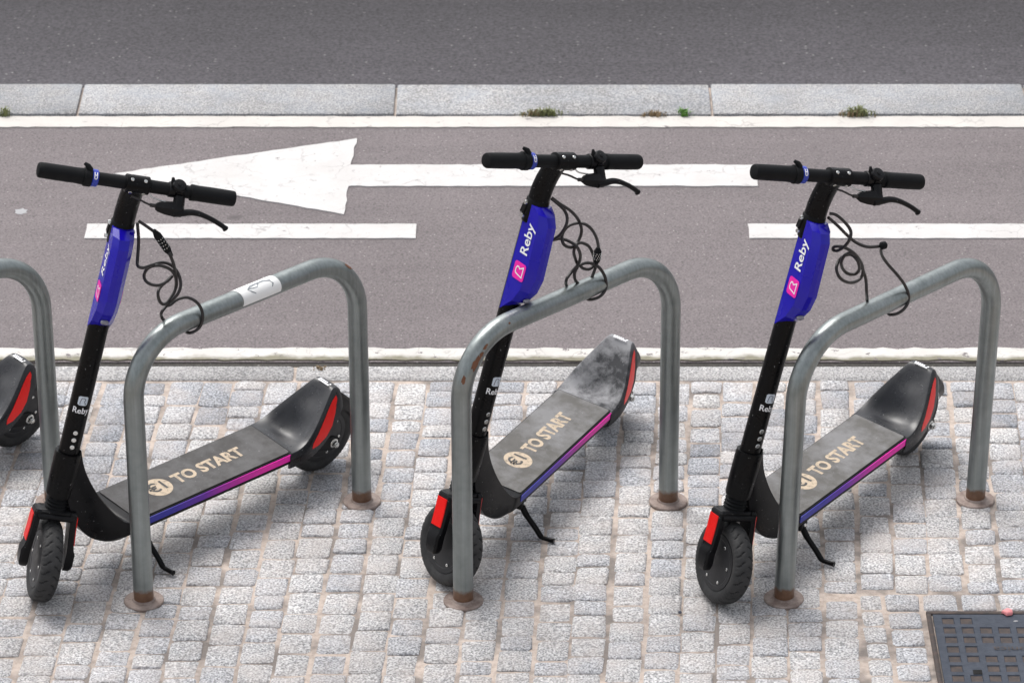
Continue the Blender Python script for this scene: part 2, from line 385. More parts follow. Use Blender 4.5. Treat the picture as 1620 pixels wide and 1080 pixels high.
for k in range(-26, 27):
    s0 = k*PW+random.uniform(-.004, .004); wd = PW-random.uniform(.005, .009)
    y = 7.75+random.uniform(0, .09)
    while y < 10.40:
        h = random.choice((.070, .082, .090, .095, .10, .108)); y1 = min(y+h, 10.411)
        if 10.411-y1 < .05: y1 = 10.411
        xm = s0+wd/2+((y+y1)/2-9.6)*TA
        xa = s0+random.uniform(-.003, .003); xb = s0+wd+random.uniform(-.004, .003); ya = y; yb = y1-random.choice((.002, .003, .005, .007))
        lim = MHX-.170-((ya+yb)/2-9.6)*TA          # paving stops at the manhole's own border of setts
        if ya < MHY+.095 < yb and xb > lim:
            if yb-MHY-.097 > .03: setts.append((xa, xb, MHY+.097, yb, TA))
            yb = MHY+.092
        if yb < MHY+.096: xb = min(xb, lim)
        if yb-ya > .03 and xb-xa > .03: setts.append((xa, xb, ya, yb, TA))
        y = y1
for k in range(14):
    x = MHX-.098+k*.0965; setts.append((x, x+.085, MHY+.008, MHY+.088, 0))
for k in range(9):
    y1 = MHY-.002-k*.083; setts.append((MHX-.094, MHX-.014, y1-.076, y1, 0)); 
    y1 = MHY+.088-k*.079; setts.append((MHX-.162, MHX-.106, y1-.073, y1, 0))
def vis(sx):
    xm = (sx[0]+sx[1])/2+((sx[2]+sx[3])/2-9.6)*sx[4]; ym = (sx[2]+sx[3])/2
    dd = ym*math.cos(PITCH)+CH*math.sin(PITCH); u = 810+FPX*xm/dd; v = 540+FPX*(CH*math.cos(PITCH)-ym*math.sin(PITCH))/dd
    return -20 < u < 1640 and v < 1095, dd
ranked = sorted(setts, key=lambda q: (not vis(q)[0], vis(q)[1]))
for q in ranked[:300]:
    vs, fs = sett_mesh(*q, 0); mesh_obj('sett', vs, fs, MAT['sett'], bed, 50)
m = MB()
for q in ranked[300:]: m.add(*sett_mesh(*q, 0))
tag(m.build('sett_field', MAT['sett'], bed, 50), kind='stuff')
# ------------------------------------------------------------------ manhole cover
def empty(name, loc=(0, 0, 0)):
    o = bpy.data.objects.new(name, None); COL.objects.link(o); o.location = loc; return o
mh = empty('manhole_cover', (MHX+.31, MHY-.30, 0)); tag(mh, 'dark cast iron manhole cover with recessed cells set in the granite setts', 'manhole cover')
m = MB(); Wd, Dp = .62, .60; fr = .012
for cx, cy, hx, hy in ((0, Dp/2-fr/2, Wd/2, fr/2), (0, -Dp/2+fr/2, Wd/2, fr/2), (-Wd/2+fr/2, 0, fr/2, Dp/2-fr), (Wd/2-fr/2, 0, fr/2, Dp/2-fr)):
    m.box((cx, cy, -.016), (hx, hy, .019), None, .002)
m.build('frame', MAT['ironrust'], mh, 40)
m = MB(); x0, y0 = -Wd/2+fr+.004, Dp/2-fr-.004; pit = .0456; cs = .0315; zt = .0015; zb = -.0012
cellx = [x0+.020+i*pit for i in range(13)]; celly = [y0-.016-i*.0457 for i in range(12)]
xs = sorted([x0, -x0]+[v for a in cellx for v in (a, a+cs)]); ys = sorted([y0, -y0]+[v for a in celly for v in (a, a-cs)])
cells = {(i, r) for i in range(13) for r in range(12)}
cells -= {(i, 0) for i in range(2, 11)} | {(i, 3) for i in range(2, 11)} | {(1, 5), (11, 5), (1, 9), (11, 9)} | {(i, 8) for i in range(2, 11)}
def is_cell(x, y):
    for i, a in enumerate(cellx):
        if a < x < a+cs:
            for r, b in enumerate(celly):
                if b-cs < y < b: return (i, r) in cells
    return False
for i in range(len(xs)-1):
    for j in range(len(ys)-1):
        a, b, c, e = xs[i], xs[i+1], ys[j], ys[j+1]
        if is_cell((a+b)/2, (c+e)/2):
            q = .0018; m.mi = 1
            m.add([(a+q, c+q, zb), (b-q, c+q, zb), (b-q, e-q, zb), (a+q, e-q, zb)], [(0, 1, 2, 3)]); m.mi = 0
            m.add([(a, c, zt), (b, c, zt), (b, e, zt), (a, e, zt), (a+q, c+q, zb), (b-q, c+q, zb), (b-q, e-q, zb), (a+q, e-q, zb)], [(0, 1, 5, 4), (1, 2, 6, 5), (2, 3, 7, 6), (3, 0, 4, 7)])
        else: m.add([(a, c, zt), (b, c, zt), (b, e, zt), (a, e, zt)], [(0, 1, 2, 3)])
m.mi = 0
m.add([(x0, y0, zt), (-x0, y0, zt), (-x0, -y0, zt), (x0, -y0, zt), (x0, y0, -.03), (-x0, y0, -.03), (-x0, -y0, -.03), (x0, -y0, -.03)], [(0, 1, 5, 4), (1, 2, 6, 5), (2, 3, 7, 6), (3, 0, 4, 7)])
cover = m.build('cover_plate', None, mh, 0, [MAT['iron'], MAT['ironrust']])
for yy, txt, sz in ((celly[3]-cs/2, 'Telefonica', .030), (celly[8]-cs/2, 'Telefonica', .030)):
    vs, fs = text_polys(txt, sz, .0)
    # upside-down lettering that starts (with its last letter) at the left
    wv = [Vector((-v.x*1.35, -v.y, 0)) for v in vs]; mn = min(v.x for v in wv)
    wv = [Vector((v.x-mn+cellx[2]+.024, v.y+yy, zt)) for v in wv]; n = len(wv)
    mesh_obj('lettering', [v+Vector((0, 0, .0022)) for v in wv], fs, MAT['ironrust'], cover, 0)
kx, ky = cellx[1]+cs/2+.004, celly[6]+.012
MB().box((kx, ky, zt+.0006), (.011, .010, .0006)).build('key_hole_shade', plain('hole_shade_black', (.002, .002, .002), .9), cover, 0)  # flat black plate on the cover, painting the shade inside the key hole
def blob(name, c, r, h, mat, sq=1., seed=0):
    rnd = random.Random(seed); n = 14; rr = [r*rnd.uniform(.75, 1.2) for _ in range(n)]
    rings = []
    for t, z in ((1, 0), (1.02, h*.45), (.8, h*.85), (.4, h)):
        rings.append([Vector((c[0]+rr[k]*t*math.cos(2*math.pi*k/n), c[1]+rr[k]*t*sq*math.sin(2*math.pi*k/n), c[2]+z+rnd.uniform(0, h*.12))) for k in range(n)])
    return MB().loft(rings).build(name, mat, None, 60)
g = unproj(1594, 971, 0); tag(blob('chewing_gum', (g.x, g.y, .003), .014, .010, MAT['gum'], .9, 3), 'pink lump of chewing gum on the rim of the manhole cover', 'gum')
g = unproj(1607, 983, 0); tag(blob('chewing_gum', (g.x, g.y, .0016), .006, .0012, MAT['whitegum'], .5, 5), 'small white splash on the manhole cover', 'gum')
g = unproj(33, 331, 0); tag(blob('chewing_gum', (g.x, g.y, ZL), .018, .0015, MAT['whitegum'], 1.2, 8), 'pale flattened splash of gum on the cycle lane', 'gum')
g = unproj(1076, 969, 0); tag(blob('pebble', (g.x, g.y, .0), .0045, .005, MAT['ink'], 1., 9), 'tiny dark pebble lying on the setts between two scooters', 'pebble')
# ------------------------------------------------------------------ bike hoops
HL, HH, HRc, HT = .7435, .732, .16, .0256
hdir = Vector((.7196, .6944, 0)).normalized()
def hoop_path(shear=0, dh=0):
    P = []; H = HH+dh
    for z in (0, .03, .1, .3, .45): P.append((0, z))
    n = 14
    for k in range(n+1):
        a = math.pi/2*k/n; P.append((HRc*(1-math.cos(a)), H-HRc+HRc*math.sin(a)))
    for t in (.3, .5, .7): P.append((HRc+(HL-2*HRc)*t, H))
    for k in range(n+1):
        a = math.pi/2*k/n; P.append((HL-HRc+HRc*math.sin(a), H-HRc+HRc*math.cos(a)))
    for z in (.45, .3, .1, .03, 0): P.append((HL, z))
    return [hdir*(s+shear*z)+Vector((0, 0, z)) for s, z in P]
feet = [(-1.742, 9.203), (-.931, 9.203), (-.123, 9.203), (.688, 9.213)]
hlabels = ['galvanised steel bike hoop cut off by the left edge of the photo',
           'galvanised steel bike hoop with a white arrow sticker on its top bar',
           'galvanised steel bike hoop with brown rust patches on its front bend, middle one',
           'galvanised steel bike hoop beside the scooter nearest the manhole cover']
hoops = []
for i, (fx, fy) in enumerate(feet):
    h = empty('bike_hoop', (fx, fy, 0)); tag(h, hlabels[i], 'bike rack', 'bike hoops in a row'); hoops.append(h)
    path = hoop_path(.036 if i == 3 else (-.012 if i == 0 else -.006), -.016 if i == 3 else 0)
    MB().tube(path, HT, 24).build('tube', MAT['steel'], h, 40)
    for q in (Vector((0, 0, 0)), hdir*HL):
        m = MB(); rings = []
        for r, z in ((.050, -.004), (.051, .0025), (.049, .0048), (.030, .0056), (.0275, .010), (.0255, .010)):
            rings.append([q+Vector((r*math.cos(2*math.pi*k/32), r*math.sin(2*math.pi*k/32), z)) for k in range(32)])
        m.loft(rings).build('base_flange', MAT['flange'], h, 40)
def on_tube(i, s0, s1, ang0, ang1, off, poly=None, n=(10, 14)):
    pass
# sticker wrapped round hoop 1's top bar
def bar_point(i, s, a, r):            # s along the level bar, a = angle round the tube (0 = up, 90 = camera side)
    z = HH; c = Vector((feet[i][0], feet[i][1], 0))+hdir*(s-.006*z)+Vector((0, 0, z))
    side = Vector((hdir.y, -hdir.x, 0))
    return c+(Vector((0, 0, 1))*math.cos(a)+side*math.sin(a))*r
m = MB(); rings = []
for k in range(21):
    a = R(-95+205*k/20); e = .006*math.sin(a*1.3)
    rings.append([bar_point(1, .338+e, a, HT+.0002), bar_point(1, .338+e, a, HT+.0009), bar_point(1, .462+e, a, HT+.0009), bar_point(1, .462+e, a, HT+.0002)])
m.loft(rings); st = m.build('sticker', MAT['sticker'], None, 50); st.parent = hoops[1]; st.matrix_parent_inverse = Matrix.Translation(-Vector(hoops[1].location))
m = MB()
def strip(pts, w):
    L = []
    for (s, a), ww in zip(pts, w):
        L.append((s, a, ww))
    vs = []; fs = []
    for k, (s, a, ww) in enumerate(L):
        q0 = L[max(k-1, 0)]; q1 = L[min(k+1, len(L)-1)]
        t = Vector((q1[0]-q0[0], (q1[1]-q0[1])*HT)).normalized(); nx = Vector((-t.y, t.x))*ww
        for sg in (1, -1): vs.append(bar_point(1, s+nx.x*sg, a+nx.y*sg/HT, HT+.0014))
    for k in range(len(L)-1): fs.append((2*k, 2*k+1, 2*k+3, 2*k+2))
    m.add(vs, fs)
strip([(.375, R(20)), (.40, R(8)), (.425, R(8)), (.442, R(22)), (.446, R(45)), (.440, R(62))], [.0005, .0022, .0026, .0024, .002, .001])
strip([(.368, R(24)), (.382, R(18)), (.398, R(18)), (.408, R(14))], [.0005, .006, .007, .001])
strip([(.368, R(25)), (.376, R(45)), (.386, R(62))], [.001, .0016, .001])
ar = m.build('printed_arrow', MAT['grey_decal'], None, 0); ar.parent = st
# rust patches on hoop 2's front bend and hoop 1's back bend
def bend_point(i, th, a, r, back=False):
    s = HRc*(1-math.cos(th)); z = HH-HRc+HRc*math.sin(th)
    rad = Vector((0, 0, 1))*math.sin(th)-hdir*math.cos(th)
    if back: s = HL-s; rad = Vector((0, 0, 1))*math.sin(th)+hdir*math.cos(th)
    side = Vector((hdir.y, -hdir.x, 0))
    return Vector((feet[i][0], feet[i][1], 0))+hdir*(s-.006*z)+Vector((0, 0, z))+(rad*math.cos(a)+side*math.sin(a))*r
def patch(i, th, a, rw, rl, seed, back=False):
    rnd = random.Random(seed); n = 16; vs = [bend_point(i, th, a, HT+.0009, back)]
    for k in range(n):
        q = 2*math.pi*k/n; f = rnd.uniform(.7, 1.2); vs.append(bend_point(i, th+rl*f*math.cos(q)/HRc, a+rw*f*math.sin(q)/HT, HT+.0006, back))
    o = mesh_obj('rust_patch', vs, [(0, 1+k, 1+(k+1) % n) for k in range(n)], MAT['rustspot'], None, 60); o.parent = hoops[i]; o.matrix_parent_inverse = Matrix.Translation(-Vector(hoops[i].location))
patch(2, R(38), R(72), .008, .022, 1); patch(2, R(54), R(70), .004, .008, 2); patch(2, R(22), R(40), .006, .010, 4); patch(2, R(47), R(78), .005, .007, 6)
patch(1, R(48), R(30), .006, .014, 5, True); patch(2, R(85), R(60), .003, .004, 7)
# ------------------------------------------------------------------ scooters
RAKE = .2181; A0 = Vector((.0043, 0, 0)); AX = Vector((-math.sin(RAKE), 0, math.cos(RAKE))); FX = Vector((math.cos(RAKE), 0, math.sin(RAKE))); LY = Vector((0, 1, 0))
def st(L, f=0., y=0.): return A0+AX*L+FX*f+LY*y
WR = .108
def ell(L, cf, rf, ry, n=20, p=2.):
    out = []
    for k in range(n):
        a = 2*math.pi*k/n; c, s = math.cos(a), math.sin(a)
        out.append(st(L, cf+rf*math.copysign(abs(c)**(2/p), c), ry*math.copysign(abs(s)**(2/p), s)))
    return out
def cyl(m, c, ax, r, h, n=12, r2=None):
    ax = Vector(ax).normalized(); u = ax.orthogonal().normalized(); v = ax.cross(u); c = Vector(c); r2 = r2 or r*.8
    rings = [[c+ax*z+u*(q*math.cos(2*math.pi*k/n))+v*(q*math.sin(2*math.pi*k/n)) for k in range(n)] for z, q in ((0, r), (h*.7, r), (h, r2))]
    m.loft(rings); return m
def wheel(cx, name, parent):
    half = [(.0262, .089), (.0255, .094), (.0235, .0985), (.0205, .1023), (.0172, .1048), (.0138, .1063), (.0104, .1072), (.0070, .1077), (.0035, .10795)]
    prof = [(-.020, .073), (-.0245, .080)]+[(-y, r) for y, r in half]+[(0, .108)]+half[::-1]+[(.0245, .080), (.020, .073)]
    n = 288; rings = []; deep = []
    for k in range(n):
        a = 2*math.pi*k/n; ring = []; dp = []
        for y, r in prof:
            dr = 0
            if r > .0995:
                ph = (k+abs(y)*430+(5 if y > 0 else 0)) % 11.0
                dr = -.0026 if ph < 1.9 and abs(y) > .005 else 0
            elif r > .093: dr = -.0012 if k % 5 < 2 else .0005
            rr = r+dr; ring.append(Vector((cx+rr*math.cos(a), y, WR+rr*math.sin(a)))); dp.append(dr < -.002)
        rings.append(ring); deep.append(dp)
    npf = len(prof)
    vs = [p for r in rings for p in r]; fs = []; fm = []
    for i in range(n):
        for j in range(npf-1):
            i2 = (i+1) % n; fs.append((i*npf+j, i*npf+j+1, i2*npf+j+1, i2*npf+j)); fm.append(0 if sum((deep[i][j], deep[i][j+1], deep[i2][j], deep[i2][j+1])) < 2 else 1)
    w = mesh_obj(name, vs, fs, None, parent, 50, [MAT['tyre'], MAT['tyre_groove_shade']], fm)
    m = MB(); rings = []
    for y, r in ((-.023, .012), (-.0235, .045), (-.0215, .060), (-.0225, .062), (-.0225, .0735), (-.018, .0745), (.018, .0745), (.0225, .0735), (.0225, .062), (.0215, .060), (.0235, .045), (.023, .012)):
        rings.append([Vector((cx+r*math.cos(2*math.pi*k/40), y, WR+r*math.sin(2*math.pi*k/40))) for k in range(40)])
    m.loft(rings)
    hub = m.build('hub', MAT['hub'], w, 25)
    for k in range(6):
        a = 2*math.pi*k/6+.3
        for sg in (-1, 1): cyl(MB(), (cx+.0535*math.cos(a), sg*.0222, WR+.0535*math.sin(a)), (0, sg, 0), .0042, .003, 8).build('hub_screw', MAT['chrome'], w, 30)
    return w
def wrap_front(vs, L0, rad, y0=0.):       # flat print bent on to the front of the round stem
    out = []
    for v in vs:
        a = (v.x+y0)/rad; out.append(st(L0+v.y, rad*math.cos(a)+.0006, rad*math.sin(a)))
    return out
def make_scooter():
    root = empty('electric_scooter')
    P = {}
    # ---- chassis: neck and deck in one lofted shell
    secs = [((-.104, .405), (-.062, .365), .027, 1), ((-.113, .355), (-.062, .31), .031, .9), ((-.128, .31), (-.066, .26), .038, .6), ((-.150, .262), (-.082, .205), .050, .25), ((-.180, .215), (-.115, .155), .062, -.05), ((-.206, .182), (-.160, .124), .072, .1), ((-.229, .164), (-.205, .111), .079, .55), ((-.262, .160), (-.26, .115), .0835, 1), ((-.50, .160), (-.50, .115), .0835, 1), ((-.78, .160), (-.78, .115), .0835, 1)]
    rings = []
    for (xi, zi), (xo, zo), w, dish in secs:      # inner (rear / top) and outer (front / bottom) edge of each slice
        ring = []
        for u, v in ((-1, -.45), (-.82, -1), (0, -1), (.82, -1), (1, -.45), (1, .6), (.975, .93), (.9, 1), (0, dish), (-.9, 1), (-.975, .93), (-1, .6)):
            t = (v+1)/2; ring.append(Vector((xo+(xi-xo)*t, u*w, zo+(zi-zo)*t)))
        rings.append(ring)
    cr = []
    for i in range(len(rings)-1):
        a, b, c, e = rings[max(i-1, 0)], rings[i], rings[i+1], rings[min(i+2, len(rings)-1)]
        kk = 4 if i < 7 else 1
        for k in range(kk):
            t = k/kk
            cr.append([.5*((2*b[j])+(c[j]-a[j])*t+(2*a[j]-5*b[j]+4*c[j]-e[j])*t*t+(3*b[j]-a[j]-3*c[j]+e[j])*t**3) if kk > 1 else b[j] for j in range(12)])
    cr.append(rings[-1])
    MB().loft(cr).build('chassis', MAT['plastic'], root, 38)
    # ---- deck mat with lettering
    m = MB(); poly = rrect(.259, .0775, .006, 2); m.prism([(u-.516, v) for u, v in poly], .1603, .1622, lambda u, v, h: Vector((u, v, h)))
    mat_o = m.build('deck_mat', MAT['grip'], root, 30)
    zt = .1626
    def deck_print(vs, fs, x, name):      # reads from the kickstand side, running to the rear
        mesh_obj(name, [Vector((x-v.x, -v.y, zt)) for v in vs], fs, MAT['cream'], mat_o, 0)
    vs, fs = text_polys('TO START', .052, .038, 'LEFT'); k = .232/(max(v.x for v in vs)-min(v.x for v in vs)); x0 = min(v.x for v in vs)
    deck_print([Vector(((v.x-x0)*k, v.y*1.05, 0)) for v in vs], fs, -.445, 'lettering')
    # coin with the price cut out of it: ring of the disc outside the glyphs is printed, glyphs show the mat
    n = 40; m = MB(); m.add([Vector((-.392-.038*math.cos(2*math.pi*q/n), .038*math.sin(2*math.pi*q/n), zt)) for q in range(n)], [tuple(range(n))]); m.build('printed_coin', MAT['cream'], mat_o, 0)
    vs, fs = text_polys('€1', .052, .02); mesh_obj('price', [Vector((-.392-v.x, -v.y, zt+.0005)) for v in vs], fs, MAT['grip'], mat_o, 0)
    # ---- gradient strips along both flanks
    for sg in (1,):
        poly = [(u-.515, v+.1472) for u, v in rrect(.262, .0098, .005, 3)]
        MB().prism(poly, .0832, .0850, lambda u, v, h: Vector((u, sg*h, v))).build('side_stripe', MAT['stripe'], root, 30)
    # ---- rear fender (foot brake shell)
    FS = [(-.772, .0825, .1600, .1600, .0845, .113), (-.80, .083, .1605, .157, .087, .114), (-.83, .081, .170, .150, .088, .118), (-.86, .074, .190, .169, .087, .126), (-.89, .063, .214, .2055, .083, .140), (-.92, .050, .239, .231, .077, .156), (-.942, .040, .258, .253, .071, .170), (-.957, .034, .268, .266, .064, .185), (-.972, .032, .266, .266, .057, .200), (-.985, .030, .256, .257, .050, .210)]
    rings = []
    for x, w, ze, zc, wb, zb in FS:
        half = [(0, zc), (.35*w, zc+(ze-zc)*.12), (.7*w, zc+(ze-zc)*.62), (.9*w, ze-.0012), (w, ze-.0015), (w+.004, ze-.006), ((w+.004+wb)/2+.002, (ze+zb)/2), (wb, zb)]
        inner = [(wb-.005, zb), (max(.02, (w+wb)/2-.004), (ze+zb)/2), (w-.004, ze-.012), (0, zc-.007)]
        pr = half+inner[:3]; full = [(y, z) for y, z in pr]+[(0, zc-.007)]+[(-y, z) for y, z in pr[::-1]][:-1]
        rings.append([Vector((x, y, z)) for y, z in full])
    cr = []
    for i in range(len(rings)-1):
        a, b, c, e = rings[max(i-1, 0)], rings[i], rings[i+1], rings[min(i+2, len(rings)-1)]
        for k in range(3):
            t = k/3; cr.append([.5*((2*b[j])+(c[j]-a[j])*t+(2*a[j]-5*b[j]+4*c[j]-e[j])*t*t+(3*b[j]-a[j]-3*c[j]+e[j])*t**3) for j in range(len(b))])
    cr.append(rings[-1])
    fen = MB().loft(cr).build('rear_fender', MAT['fender'], root, 40)
    def side_y(x, z):
        for q0, q1 in zip(FS[:-1], FS[1:]):
            if q1[0] <= x <= q0[0]:
                t = (x-q0[0])/(q1[0]-q0[0]); w, ze, wb, zb = [q0[i]+(q1[i]-q0[i])*t for i in (1, 2, 4, 5)]
                k = max(0, min(1, (ze-.006-z)/(ze-.006-zb))); mid = (w+.004+wb)/2+.002
                return (w+.004)+(mid-w-.004)*k*2 if k < .5 else mid+(wb-mid)*(k-.5)*2
        return FS[-1][4]
    for sg in (1, -1):
        top = [(-.852, .160), (-.875, .180), (-.90, .203), (-.925, .226), (-.945, .242), (-.962, .250)]; bot = [(-.848, .147), (-.872, .148), (-.905, .160), (-.93, .180), (-.948, .208), (-.964, .240)]
        vs = []
        for (xa, za), (xb, zb_) in zip(top, bot):
            for t in (0, .5, 1):
                x, z = xa+(xb-xa)*t, za+(zb_-za)*t; vs.append(Vector((x, sg*(side_y(x, z)+.0016), z)))
        fs = [(3*i+j, 3*i+j+1, 3*i+j+4, 3*i+j+3) for i in range(5) for j in range(2)]
        mesh_obj('reflector', vs, fs, MAT['lens'], fen, 50)
    # white printed lines on the fender's tip
    m = MB()
    for k, (a, b) in enumerate(((-.020, .020), (-.022, .022))):
        for q in range(7):
            y0 = a+(b-a)*q/7
            if random.Random(k*9+q).random() > .12: m.add([(-.9515-k*.008, y0, .2706-.0008*k), (-.9515-k*.008, y0+.0046, .2706-.0008*k), (-.957-k*.008, y0+.0046, .2712-.0012*k), (-.957-k*.008, y0, .2712-.0012*k)], [(0, 1, 2, 3)])
    m.build('printed_label', MAT['white'], fen, 0)
    # mudguard tail behind the fender tip
    m = MB(); rings = []
    for k in range(11):
        a = R(98+(160-98)*k/10); r0, r1 = .113, .124+.020*max(0, 1-k/4)
        w = .038-.010*(k/10)**2
        rings.append([Vector((-.9536+r*math.cos(a), y, WR+r*math.sin(a))) for r, y in ((r0, -w+.004), (r0-.022, -w-.001), (r1-.006, -w-.001), (r1, -w+.005), (r1, w-.005), (r1-.006, w+.001), (r0-.022, w+.001), (r0, w-.004))])
    m.loft(rings).build('mudguard', MAT['plastic'], root, 40)
    # swing arms, axle nuts, rear wheel
    for sg in (1, -1):
        m = MB(); poly = [(-.775, .114), (-.775, .146), (-.84, .150), (-.90, .140), (-.955, .128), (-.972, .118), (-.975, .104), (-.962, .092), (-.945, .092), (-.90, .104), (-.83, .112)]
        m.prism(poly, .050, .060, lambda u, v, h: Vector((u, sg*h, v))); arm = m.build('swing_arm', MAT['plastic'], root, 30)
        m = MB(); cyl(m, (-.9536, sg*.058, .1087), (0, sg, 0), .0135, .004, 18); cyl(m, (-.9536, sg*.061, .1087), (0, sg, 0), .0098, .010, 6, .0085); cyl(m, (-.9536, sg*.070, .1087), (0, sg, 0), .0055, .005, 12)
        m.build('axle_nut', MAT['chrome'], arm, 30)
    wheel(-.9536, 'rear_wheel', root)
    # ---- kickstand
    m = MB(); m.box((-.285, .070, .113), (.016, .012, .012), None, .003)
    ks = m.build('kickstand', MAT['black'], root, 40)
    m = MB(); m.tube(crom([(-.285, .074, .112), (-.288, .092, .085), (-.295, .122, .052), (-.298, .140, .032), (-.301, .152, .029), (-.303, .176, .031)], 4), [.0085]*5+[.0075]*8+[.006]*7+[.0075], 10)
    m.build('leg', MAT['black'], ks, 50)
    m = MB(); cyl(m, (-.285, .080, .117), (0, 1, .2), .0055, .006, 10); m.build('pivot_bolt', MAT['chrome'], ks, 30)
    # ---- head tube (fixed to the chassis)
    m = MB(); m.loft([ell(L, f, r, r, 24) for L, f, r in ((.283, 0, .031), (.29, 0, .0335), (.34, 0, .0345), (.40, 0, .0345), (.408, 0, .0335), (.408, 0, .027))]); m.build('head_tube', MAT['black'], root, 40)
    # ---- everything below turns with the handlebar
    steer = []
    m = MB(); m.loft([ell(L, 0, r, r, 28) for L, r in ((.385, .0262), (.50, .0262), (.70, .0262), (.90, .0262), (1.0, .0262))]); stem = m.build('stem', MAT['black'], root, 40); steer.append(stem)
    for L in (.472, .452, .432):
        m = MB(); cyl(m, st(L, .0245), FX, .0062, .0045, 14); m.build('bolt', MAT['chrome'], stem, 30)
    vs, fs = text_polys('Reby', .0225, .016); mesh_obj('lettering', wrap_front(vs, .534, .0264), fs, MAT['white'], stem, 0)
    m = MB(); poly = rrect(.0125, .0125, .004, 3)
    nn = 7; m.add([p for q in range(nn) for p in wrap_front([Vector((-.0125+.025*q/(nn-1), -.0125 if 0 < q < nn-1 else -.0095, 0)), Vector((-.0125+.025*q/(nn-1), .0125 if 0 < q < nn-1 else .0095, 0))], .562, .0264)], [(2*q, 2*q+2, 2*q+3, 2*q+1) for q in range(nn-1)])
    m.build('emblem', MAT['emblem_grey'], stem, 0)
    vs, fs = stroke([(x*.018, y*.018) for x, y in EMBLEM], .0016); mesh_obj('emblem_mark', wrap_front([Vector((v.x, v.y, 0)) for v in vs], .562, .0270), fs, MAT['ink'], stem, 0)
    # collar + gooseneck + clamp
    m = MB(); m.loft([ell(L, 0, r, r, 24) for L, r in ((.985, .027), (.988, .0295), (1.045, .0295), (1.048, .0275))])
    cl = A0+AX*1.1802+Vector((.0543, 0, 0)); dl = (cl-A0); Lc = dl.dot(AX); fc = dl.dot(FX)
    m.loft([ell(L, f, rf, ry, 24) for L, f, rf, ry in ((1.035, 0, .0275, .0275), (1.075, .003, .0275, .0275), (1.105, .010, .0275, .0275), (1.135, .021, .027, .0275), (Lc-.008, fc-.012, .023, .0285), (Lc+.008, fc-.008, .014, .027))])
    neck = m.build('neck', MAT['black'], root, 40); steer.append(neck)
    for sg, L in ((-1, 1.035), (-1, 1.0), (1, 1.018)): cyl(MB(), st(L, -.006, sg*.027), (0, sg, 0), .006, .009, 10).build('hinge_bolt', MAT['chrome'], neck, 30)
    m = MB(); m.box(st(1.018, -.012, -.0285), (.008, .004, .014), None, .002); m.build('latch', MAT['plastic'], neck, 40)
    def hp(y, f=0., u=0.): return cl+LY*y+FX*f+AX*u
    m = MB(); m.tube([hp(-.235), hp(-.1), hp(0), hp(.1), hp(.235)], .0162, 20); bar = m.build('handlebar', MAT['matte'], root, 40); steer.append(bar)
    m = MB(); ring = []
    for y in (-.0295, -.0285, .0285, .0295):
        q = .0225 if abs(y) < .029 else .021
        ring.append([hp(y, q*1.02*math.cos(2*math.pi*k/20)*(1.05 if math.cos(2*math.pi*k/20) > 0 else 1), q*math.sin(2*math.pi*k/20)) for k in range(20)])
    m.loft(ring); clampo = m.build('clamp', MAT['black'], bar, 40)
    for y in (-.0165, .0165):
        for a in (48, -42): cyl(MB(), hp(y, .021*math.cos(R(a)), .021*math.sin(R(a))), FX*math.cos(R(a))+AX*math.sin(R(a)), .0046, .0045, 12).build('clamp_bolt', MAT['chrome'], bar, 30)
    for sg in (-1, 1):
        m = MB(); ring = []
        ys = [.132, .134, .139, .150]+[.160+.0075*q for q in range(10)]+[.240, .2445, .2465]
        for q, y in enumerate(ys):
            r = .0178 if q in (0,) else (.0205 if q in (1, 2) else (.0192+.0007*math.sin((y-.13)/.115*math.pi)))
            if q == len(ys)-2: r = .0175
            if q == len(ys)-1: r = .013
            ring.append([hp(sg*y, r*math.cos(2*math.pi*k/24), r*math.sin(2*math.pi*k/24)) for k in range(24)])
        m.loft(ring).build('grip', MAT['matte'], bar, 40)
    # thumb throttle on the rider's right: black housing, blue ring with print, tab
    m = MB()
    def ringed(y0, y1, r, mm): mm.loft([[hp(y, q*math.cos(2*math.pi*k/24), q*math.sin(2*math.pi*k/24)) for k in range(24)] for y, q in ((y0, r-.002), (y0+.002*(1 if y1 > y0 else -1), r), (y1-.002*(1 if y1 > y0 else -1), r), (y1, r-.002))])
    ringed(-.133, -.114, .0235, m)
    m.tube([hp(-.120, .004, .020), hp(-.127, .002, .029), hp(-.136, -.004, .033)], [.008, .007, .004], 8)
    thr = m.build('throttle', MAT['matte'], root, 40); steer.append(thr)
    m = MB(); ringed(-.1145, -.0985, .0215, m); m.build('throttle_ring', MAT['bluering'], thr, 40)
    m = MB()
    for dy, a0, a1 in ((-.1095, 20, 62), (-.1035, 20, 62), (-.1065, 38, 44), (-.1065, 14, 20)):
        n = 5; vs = []
        for q in range(n+1):
            a = R(a0+(a1-a0)*q/n)
            for s in (-.0012, .0012) if a1-a0 > 10 else (-.003, .003): vs.append(hp(dy+s, .0221*math.cos(a), .0221*math.sin(a)))
        m.add(vs, [(2*q, 2*q+1, 2*q+3, 2*q+2) for q in range(n)])
    m.build('throttle_print', MAT['white'], thr, 0)
    # brake lever, bell and cables on the rider's left
    m = MB(); ringed(.098, .114, .0205, m)
    m.tube([hp(.106, .014, -.010), hp(.106, .024, -.026), hp(.100, .030, -.036)], [.014, .015, .014], 10)
    m.loft([[hp(y, .030+f*t, -.038+u*t) for f, u in ((-.012, -.012), (.010, -.014), (.014, .006), (.003, .018), (-.012, .014))] for y, t in ((.050, .45), (.056, .7), (.075, .95), (.098, 1.1), (.115, 1.0), (.120, .5))])
    brk = m.build('brake_bracket', MAT['plastic'], root, 40); steer.append(brk)
    m = MB(); P_ = crom([hp(.096, .036, -.046), hp(.116, .037, -.042), hp(.140, .038, -.036), (hp(.165, .039, -.038)), hp(.195, .040, -.047), hp(.222, .040, -.059), hp(.232, .040, -.066)], 4)
